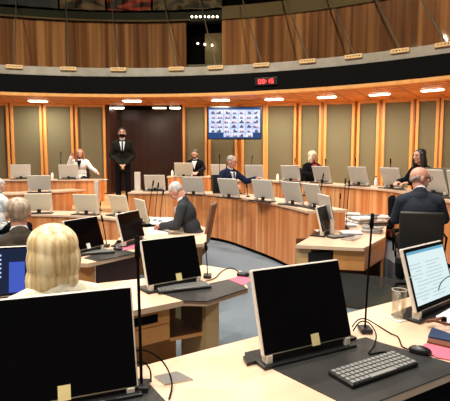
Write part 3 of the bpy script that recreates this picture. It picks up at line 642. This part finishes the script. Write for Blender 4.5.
# ------------------------------------------------------------------ gooseneck microphones
def mic(bx, by, tx, ty, dz, lb, r=.005, hr=.012, hl=.06):
    b = P(bx, by, dz); tp = PY(tx, ty, b.y); t = thing('microphone', lb, 'microphone', (b.x, b.y, dz), 0, None); d = tp-b
    MB().box((0, 0, .012), (.07, .09, .024), bev=.006).build('base', 'blackpl', t)
    bend = Vector((0, .0, 0)); n = 10
    pts = [Vector((d.x*(k/n)**1.3, 0, .02+(d.z-.02)*k/n)) for k in range(n+1)]
    MB().tube(pts, r).build('gooseneck', 'black', t, smooth=True)
    e = (pts[-1]-pts[-2]).normalized(); MB().limb([pts[-1]-e*hl, pts[-1]], [hr, hr*.9], 10).build('mic_head', 'black', t, smooth=True)
mic(141.5, 388, 137, 238, .736, 'tall black microphone stem right of the huge lower left monitor', .007, .013, .08)
mic(365, 331, 372.5, 215, .736, 'tall black microphone stem between nearest monitor and glass', .006, .012, .07)
mic(207.5, 277, 205.5, 243, .736, 'black microphone at the right edge of the monitor on the desk with drawers')
mic(106.5, 246.5, 101.5, 216, .736, 'black microphone right of the monitor with the white sticker', .006)
mic(82, 214, 101, 206, .731, 'low dark microphone at the edge of the innermost left desk', .006) if False else None
for bx, by, tx, ty, dz, lb in [
 (148, 222, 153.5, 181, .731, 'thin microphone on the central table, leftmost of the three by the writing person'), (155, 221, 158.5, 183, .731, 'thin microphone on the central table, middle of the three by the writing person'), (160, 222, 163.5, 190, .731, 'thin microphone on the central table, rightmost of the three by the writing person'),
 (343, 222, 345.5, 179, .731, 'thin microphone on the desk block, left of its neighbour'), (346, 229, 349.5, 181, .731, 'thin microphone on the desk block, right of its neighbour'), (339, 221, 340.5, 194, .731, 'short thin microphone on the desk block behind the dark monitor'),
 (320, 200, 323.5, 174, T2, 'thin microphone in front of the blond person\'s monitor'), (304, 196, 305.5, 183, T2, 'thin microphone between two monitors near the right end of the long desk'),
 (60.5, 178.6, 61, 152, T1, 'thin microphone on the outermost left desk behind its right monitor'), (31, 187, 31, 176, T2, 'small dark microphone in front of the middle left monitor'),
 (219.5, 179.7, 219.5, 155, T1, 'thin microphone left of the navy suited person\'s head'), (250.5, 178, 252.5, 156, T1, 'thin microphone under the right half of the video screen'),
 (294.5, 180, 295, 158, T1, 'thin microphone left of the blond person in red'), (325.5, 182, 325.5, 159, T1, 'thin microphone right of the blond person in red'), (355.2, 185, 355.5, 158, T1, 'thin microphone behind the second monitor left of the bald person'), (390.5, 188, 390.5, 159, T1, 'thin microphone behind the monitor just left of the bald person'),
 (100, 211, 100.5, 202, .731, 'short dark microphone beside the post on the innermost left desk'), (248, 197, 246.5, 184, T2, 'thin microphone right of the monitor before the navy suited person')]:
    mic(bx, by, tx, ty, dz, lb, .0085 if by < 215 else .006, .014, .07)

# ------------------------------------------------------------------ chairs
def chair(x, y, z, rz, lb, m='chairb', seat=.46, top=.98, tilt=.12, w=.48, base=True):
    t = thing('office_chair', lb, 'chair', (x, y, z), rz)
    MB().box((0, 0, seat-.04), (w, .46, .08), bev=.025).build('seat', m, t, smooth=True)
    bk = MB(); h = top-seat-.05
    mw = Matrix.Translation((0, -.23, seat+.05)) @ Euler((tilt, 0, 0)).to_matrix().to_4x4()
    bk.box((0, 0, h/2), (w*.92, .05, h), bev=.02).build('backrest', m, t, smooth=True, mw=mw)
    for s_ in (-1, 1): MB().tube([(s_*w*.5, -.18, seat-.02), (s_*w*.54, -.2, seat+.2), (s_*w*.54, .15, seat+.22), (s_*w*.52, .17, seat-.02)], .012, 8).build('armrest', 'black' if m == 'chairb' else 'metal', t, smooth=True)
    if base:
        MB().cyl((0, 0, .1), (0, 0, seat-.06), .025).build('column', 'metal', t)
        for k in range(5):
            a = 2*PI*k/5+.3; b = MB(); b.cyl((0, 0, .11), (.21*math.cos(a), .21*math.sin(a), .075), .02, .014); o = b.build('leg', 'black' if m == 'chairb' else 'metal', t)
            MB().cyl((.21*math.cos(a)-.02, .21*math.sin(a), .03), (.21*math.cos(a)+.02, .21*math.sin(a), .03), .03).build('caster', 'black', o)
    return t

# ------------------------------------------------------------------ people
def person(lb, origin, face, hair=None, hairm='h_grey', skin='skin', jacket='suit_black', shirt='shirt', tie=None, pose=None, scale=1, trousers='suit_black', glasses=False, mask=False, beard=False, stand=False, vox=.010, necklong=0, skirt=False):
    """local frame: faces +Y, X to the person's right, origin on the floor"""
    t = thing('person', lb, 'person', origin, face-PI/2); t.scale = (scale,)*3
    p = dict(lean=0, hy=0, hp=0, eL=(-.24, .06, .80), wL=(-.12, .32, .78), eR=(.24, .06, .80), wR=(.12, .32, .78), side=0)
    if stand: p.update(dict(eL=(-.25, -.03, 1.12), wL=(-.08, .17, .98), eR=(.25, -.03, 1.12), wR=(.08, .17, .98)))
    p.update(pose or {})
    zp = .93 if stand else .50
    V = Vector; piv = V((0, 0, zp)); RL = Euler((-p['lean'], p['side'], 0)).to_matrix()
    def U(v): return piv+RL @ (V(v)-piv) if not isinstance(v, Vector) else piv+RL @ (v-piv)
    dz = .43 if stand else 0
    waist, chest, nb = U((0, -.01, .68+dz)), U((0, 0, .88+dz)), U((0, -.01, 1.04+dz)); hc = U((0, .035, 1.195+dz))
    sh = {s: U((s*.165, -.012, .962+dz)) for s in (-1, 1)}; el = {-1: V(p['eL']), 1: V(p['eR'])}; wr = {-1: V(p['wL']), 1: V(p['wR'])}
    HR = (Euler((0, 0, p['hy'])).to_matrix() @ Euler((-p['hp'], 0, 0)).to_matrix()); HR = Euler((-p['lean']*.3, 0, 0)).to_matrix() @ HR
    def h(v): return hc+HR @ V(v)
    if stand: legs = {s: [V((s*.09, 0, .92)), V((s*.105, .02, .50)), V((s*.11, -.01, .09))] for s in (-1, 1)}
    else: legs = {s: [V((s*.095, .02, .51)), V((s*.13, .43, .50)), V((s*.13, .42, .09))] for s in (-1, 1)}
    def torso(m, g, arms=True, sleeve=1.0):
        def EE(c, r): m.ball(c, tuple(x+g for x in r), rot=RL)
        EE(piv+V((0, 0, .04)), (.155, .115, .12)); EE(waist, (.14, .10, .15)); EE(chest, (.165, .115, .15)); EE(U((0, -.01, .955+dz)), (.145, .085, .06))
        for s in (-1, 1):
            m.limb([nb+RL @ V((s*.02, 0, -.035)), sh[s]], [.058+g, .05+g])
            if arms: m.limb([sh[s], el[s], wr[s] if sleeve >= 1 else el[s].lerp(wr[s], sleeve)], [.05+g, .042+g, .031+g])
    b = MB(); torso(b, 0); b.limb([nb, hc+HR @ V((0, -.02, -.05))], [.058, .052])
    b.ball(h((0, -.01, .02)), (.076, .094, .088), rot=HR); b.ball(h((0, .022, -.055)), (.056, .064, .062), rot=HR); b.ball(h((0, .06, -.092)), (.026, .022, .02), rot=HR)
    b.ball(h((0, .06, .03)), (.055, .03, .045), rot=HR)
    b.limb([h((0, .084, .015)), h((0, .106, -.022))], [.010, .0145], 10)
    for s in (-1, 1):
        b.ball(h((s*.077, -.008, -.012)), (.012, .022, .032), rot=HR); b.ball(h((s*.036, .068, -.02)), (.022, .02, .02), rot=HR)
        b.limb(legs[s], [.085, .058, .04]); a = legs[s][2]; b.limb([a+V((0, -.03, -.05)), a+V((0, .13, -.06))], [.038, .03])
        d = (wr[s]-el[s]).normalized(); side = d.cross(V((0, 0, 1))).normalized()*(-s); dn = V((0, 0, -1)) if abs(d.z) < .8 else V((0, 1, 0))
        dn = (dn-d*dn.dot(d)).normalized(); side = d.cross(dn).normalized(); side = side*(1 if side.dot(V((-s, 0, 0))) > 0 else -1)
        pm = wr[s]+d*.05; rot = Matrix((side, dn, d)).transposed()
        b.ball(pm, (.040, .018, .052), rot=rot)
        for k, ln in enumerate((.062, .072, .067, .052)):
            r0 = pm+d*.04+side*(.029-.0195*k); r1 = r0+d*ln*.55+dn*.012; r2 = r1+d*ln*.35+dn*.028
            b.limb([r0, r1, r2], [.0098, .009, .0075], 8)
        th0 = pm-d*.02+side*.03; th1 = th0+d*.03+side*.024+dn*.01; b.limb([th0, th1, th1+d*.028+side*.004+dn*.006], [.0125, .0105, .009], 8)
    b.build('body', skin, t, remesh=vox*.72, sm=2)
    if jacket:
        j = MB(); torso(j, .017)
        if not stand: pass
        else: j.ball((0, 0, .87), (.17, .125, .14)) 
        j.limb([nb+V((0, -.012, -.03)), nb+V((0, -.012, .012))], [.085, .068]); j.build('jacket', jacket, t, remesh=vox, sm=3)
    l = MB(); l.ball(piv, (.165, .125, .11))
    for s in (-1, 1): l.limb(legs[s], [.097, .07, .058])
    l.build('trousers', trousers, t, remesh=vox*1.2, sm=2)
    for s in (-1, 1):
        a = legs[s][2]; f = MB(); f.limb([a+V((0, -.03, -.045)), a+V((0, .14, -.052))], [.042, .035]).build('shoe', 'black', t, remesh=.012)
    if shirt:
        f = MB(); c = chest
        k_ = .68 if stand else .80; q = [U((-.06, .118, 1.0+dz)), U((.06, .118, 1.0+dz)), U((.0, .168, k_+dz))]; q2 = [U((-.06, .0, 1.03+dz)), U((.06, .0, 1.03+dz)), U((0, .03, .8+dz))]
        f.poly(q+q2, [(0, 1, 2), (5, 4, 3), (0, 3, 4, 1), (1, 4, 5, 2), (2, 5, 3, 0)]); f.build('shirt_front', shirt, t)
        f = MB(); f.limb([nb+RL @ V((0, .0, -.01)), nb+RL @ V((0, .004, .03))], [.069, .064]).build('collar', shirt, t, remesh=.012)
    if tie: f = MB(); q0, q1 = U((0, .122, 1.01+dz)), U((0, .165, (.72 if stand else .82)+dz)); f.limb([q0, q1], [.014, .022], 8).build('tie', tie, t, smooth=True)
    for s in (-1, 1): MB().ball(h((s*.031, .086, .008)), (.011, .008, .007), rot=HR, u=10, v=6).build('eye', 'eye', t, smooth=True)
    for s in (-1, 1): MB().limb([h((s*.018, .0925, .027)), h((s*.045, .083, .028))], [.004, .003], 6).build('eyebrow', hairm, t, smooth=True)
    MB().ball(h((0, .084, -.062)), (.022, .008, .006), rot=HR, u=10, v=6).build('mouth', 'lip', t, smooth=True)
    if hair:
        g = MB()
        if hair != 'bald':
            g.ball(h((0, -.024, .042)), (.086, .094, .078), rot=HR); g.ball(h((0, -.045, .005)), (.076, .062, .062 if hair == 'short' else .07), rot=HR)
        if hair == 'bald':
            for s in (-1, 1): g.ball(h((s*.068, -.04, .0)), (.011, .042, .028), rot=HR)
            g.ball(h((0, -.08, -.014)), (.058, .019, .036), rot=HR)
        if hair == 'long':
            for s in (-1, 1): g.limb([h((s*.078, .01, .03)), h((s*.09, .015, -.08)), h((s*.09, .03, -.22))], [.036, .042, .034])
            g.ball(h((0, -.06, -.1)), (.09, .045, .15), rot=HR)
        if hair == 'bob':
            g.ball(h((0, -.02, .03)), (.108, .118, .095), rot=HR, u=32, v=20); g.ball(h((0, -.028, -.04)), (.117, .108, .13), rot=HR, u=32, v=20)
            g.ball(h((-.012, -.03, -.12)), (.104, .092, .125), rot=HR, u=32, v=20); g.limb([h((-.05, -.02, -.12)), h((-.075, .0, -.22)), h((-.095, .03, -.29))], [.075, .045, .018]); g.limb([h((.03, -.05, -.12)), h((.02, -.06, -.23))], [.07, .04])
        if hair == 'wavy':
            g.ball(h((0, -.02, .035)), (.096, .1, .085), rot=HR)
            for s in (-1, 1): g.limb([h((s*.08, .0, .02)), h((s*.088, .0, -.06)), h((s*.08, .0, -.14))], [.034, .036, .026])
            g.ball(h((0, -.05, -.08)), (.095, .05, .11), rot=HR)
        g.build('hair', hairm, t, remesh=vox*.8, sm=8 if hair == 'bob' else 2)
    if beard:
        g = MB(); g.ball(h((0, .035, -.085)), (.055, .055, .045), rot=HR)
        for s in (-1, 1): g.limb([h((s*.066, .02, -.02)), h((s*.054, .05, -.075))], [.014, .018])
        g.build('beard', hairm, t, remesh=.009)
    if mask: g = MB(); g.ball(h((0, .045, -.05)), (.064, .066, .052), rot=HR); g.build('face_mask', 'black', t, smooth=True)
    if glasses:
        g = MB()
        for s in (-1, 1):
            c = h((s*.032, .102, .006)); ring = [c+HR @ V((.024*math.cos(a), 0, .018*math.sin(a))) for a in [2*PI*k/14 for k in range(15)]]; g.tube(ring, .0022, 5)
            g.tube([h((s*.056, .1, .01)), h((s*.08, .0, .008))], .0022, 5)
        g.tube([h((-.01, .104, .01)), h((.01, .104, .01))], .0022, 5); g.build('glasses', 'black', t)
    return t
def seat_at(px, ytop, Y, face, lb, clb, floor, headz=1.305, chairmat='chairb', **k):
    """the head top of a seated person shows at (px, ytop) at distance Y"""
    q = PY(px, ytop, Y); s = (q.z-floor)/headz; s = max(1.06, min(1.12, s)) if Y > 5 else max(.97, min(1.12, s)); z = q.z-headz*s
    f = Vector((math.cos(face), math.sin(face))); hd = k.pop('hoff', (.035, 0))
    o = (q.x-f.x*hd[0]*s, q.y-f.y*hd[0]*s, floor)
    lift = max(-.1, z-floor)
    t = person(lb, (o[0], o[1], floor+lift), face, scale=s, **k)
    if clb: chair(o[0], o[1], floor, face-PI/2, clb, chairmat, seat=.43*s+lift, top=(.93 if Y > 5 else .885)*s+lift, w=.44)
    return t
# 1 standing masked person
q = PY(122, 127.5, 10.9); s = (q.z-Z1)/1.755
person('standing person in dark suit, black tie and black face mask with clasped hands', (q.x, q.y, Z1), R(-78), 'short', 'h_dark', 'skin2', 'suit_olive', 'shirt', 'suit_black', mask=True, stand=True, scale=s, vox=.013, pose=dict(wL=(-.06, .17, .94), wR=(.06, .17, .94)))
# 2 person in the white jacket
seat_at(79.5, 149, 12.95, R(-85), 'person with long auburn hair in a white jacket behind the outermost left desk', 'black chair of the person in the white jacket', Z1, hair='long', hairm='h_auburn', jacket='white_cloth', shirt='suit_black', vox=.013, pose=dict(hy=.3, hp=.1, eR=(.27, .08, .88), wR=(.2, .13, 1.08), eL=(-.3, .1, .8), wL=(-.45, .26, .72)))
# 3 bearded clerk
seat_at(195, 149.6, 12.85, R(-95), 'bearded person in a black suit and open white shirt behind the boxy timber desk', 'black chair of the bearded person', Z1, hair='short', hairm='h_brown', jacket='suit_black', beard=True, vox=.013, pose=dict(hp=.35, lean=.1, wL=(-.12, .35, .72), wR=(.05, .3, .72)))
# 4 navy suit man
seat_at(228.5, 155.3, 9.75, R(-50), 'person in navy suit and glasses reaching out a hand over the long curved desk', 'black chair of the person in the navy suit', Z2, hair='short', hairm='h_sgrey', skin='skinpink', jacket='suit_navy', tie='suit_navy', glasses=True, vox=.012, pose=dict(hy=.35, hp=.15, lean=.15, eL=(-.3, .22, .80), wL=(-.34, .44, .86), eR=(.26, .08, .78), wR=(.16, .34, .76)))
# 5 blond person in red
seat_at(313, 151, 10.75, R(-65), 'person with pale blond hair, red top and dark jacket behind the outermost desk', 'black chair of the pale blond person in red', Z1, hair='wavy', hairm='h_pale', jacket='suit_black', shirt='red_cloth', vox=.012, pose=dict(hy=.5, eL=(-.3, .1, .85), wL=(-.2, .3, .88)))
# 6 dark haired person
seat_at(419.5, 153, 7.65, R(-160), 'person with long dark hair in profile, behind the bald person', 'black chair of the dark haired person', Z1, hair='long', hairm='h_dark', jacket='suit_black', shirt=None, vox=.012, pose=dict(hp=.1))
# 7 bald person
seat_at(420.5, 167.5, 4.65, R(72), 'bald person with glasses in a charcoal suit seen from behind, head turned right', 'black leather chair with a pale top edge under the bald person', Z2, headz=1.30, hair='bald', hairm='h_sgrey', skin='skinpink', jacket='suit_char', glasses=True, vox=.009, pose=dict(hy=-1.25, hp=.1, eL=(-.215, .08, .76), eR=(.24, .08, .78)))
# 8 writing person
q = PY(168, 181, 6.25)
person('grey haired person in a grey suit bent over papers at the central table', (q.x+.37, 6.35, .07), R(172), 'short', 'h_grey', 'skinpink', 'suit_grey', scale=1.08, vox=.010, pose=dict(lean=.33, hp=.75, eL=(-.24, .2, .72), wL=(-.1, .42, .70), eR=(.24, .18, .72), wR=(.04, .42, .68)))
chair(q.x+.29, 6.38, 0, R(172)-PI/2, 'brown leather chair behind the grey haired person writing', 'chair', seat=.5, top=1.16, tilt=.2, w=.42)
# 9 blond person in the foreground
seat_at(50.5, 221.5, 2.18, R(125), 'person with blond bobbed hair in a cream jacket seen from behind', 'black chair hidden behind the huge monitor', 0, headz=1.325, hair='bob', hairm='h_blond', jacket='cream_cloth', shirt=None, vox=.008, pose=dict(hy=.1, eL=(-.27, .1, .78), eR=(.28, .1, .78)))
# 10 grey brown haired man
seat_at(17.5, 196.5, 3.6, R(118), 'person with grey brown hair in a brown jacket at the left edge, seen from behind', 'black chair of the brown jacketed person', 0, headz=1.315, hair='short', hairm='h_greyb', skin='skinpink', jacket='suit_brown', trousers='suit_brown', vox=.009)
# 11 person in white at the picture edge
seat_at(-5, 168, 7.2, R(-50), 'person in a white top cut by the left picture edge', 'black chair of the person in the white top', .0, hair='short', hairm='h_brown', jacket='white_cloth', shirt='teal_cloth', vox=.013) if False else None
q = PY(-3, 178, 7.3); person('person in a white top cut by the left picture edge', (q.x, q.y, .12), R(60), 'short', 'h_grey', 'skin', 'white_cloth', 'teal_cloth', scale=1.02, vox=.013)
chair(q.x, q.y, 0, R(60)-PI/2, 'teal chair at the left picture edge', 'teal_cloth', seat=.55, top=1.05)

# ------------------------------------------------------------------ light
VOL = 1
def area(x, y, z, size, e, c=(1, .9, .76), rx=0, ry=0):
    L = bpy.data.lights.new('ceiling_light', 'AREA'); L.shape = 'DISK'; L.size = size; L.energy = e; L.color = c
    o = bpy.data.objects.new('ceiling_light', L); col.objects.link(o); o.location = (x, y, z); o.rotation_euler = (rx, ry, 0); return o
def spot(x, y, z, e, ang=140, c=(1, .93, .83), rx=0, ry=0, r=.07, rz=0):
    L = bpy.data.lights.new('ceiling_or_fill_spot', 'SPOT'); L.energy = e; L.color = c; L.spot_size = R(ang); L.spot_blend = .8; L.shadow_soft_size = r
    o = bpy.data.objects.new('ceiling_or_fill_spot', L); col.objects.link(o); o.location = (x, y, z); o.rotation_euler = (rx, ry, rz)
for a in range(8): spot(-2.5+4*math.cos(a*PI/4+.2), 5.5+4*math.sin(a*PI/4+.2), 8.7, 420, 130)
spot(.5, -1.0, 7.5, 300, 110, rx=R(28)); spot(-3.5, -1.0, 7.5, 300, 110, rx=R(28))
for a in (40, 65, 90, 115, 140): spot(CS[0]+8*math.cos(R(a)), CS[1]+8*math.sin(R(a)), 9.0, 420 if a < 80 else 300, 80, (1, .82, .6), rx=R(52), rz=R(a-90))  # unseen fill spots added to brighten the gallery wall and the painted reflections
w = bpy.data.worlds.new('world'); sc.world = w; w.use_nodes = True
w.node_tree.nodes['Background'].inputs[0].default_value = (1, .85, .7, 1); w.node_tree.nodes['Background'].inputs[1].default_value = .06
vs = sc.view_settings; sc.display_settings.display_device = 'sRGB'; vs.view_transform = 'Standard'; vs.look = 'None'; vs.exposure = 1.4; vs.gamma = 1; vs.use_curve_mapping = False
sc.cycles.max_bounces = 12; sc.cycles.transmission_bounces = 12; sc.cycles.transparent_max_bounces = 16
try: sc.cycles.use_denoising = True
except Exception: pass
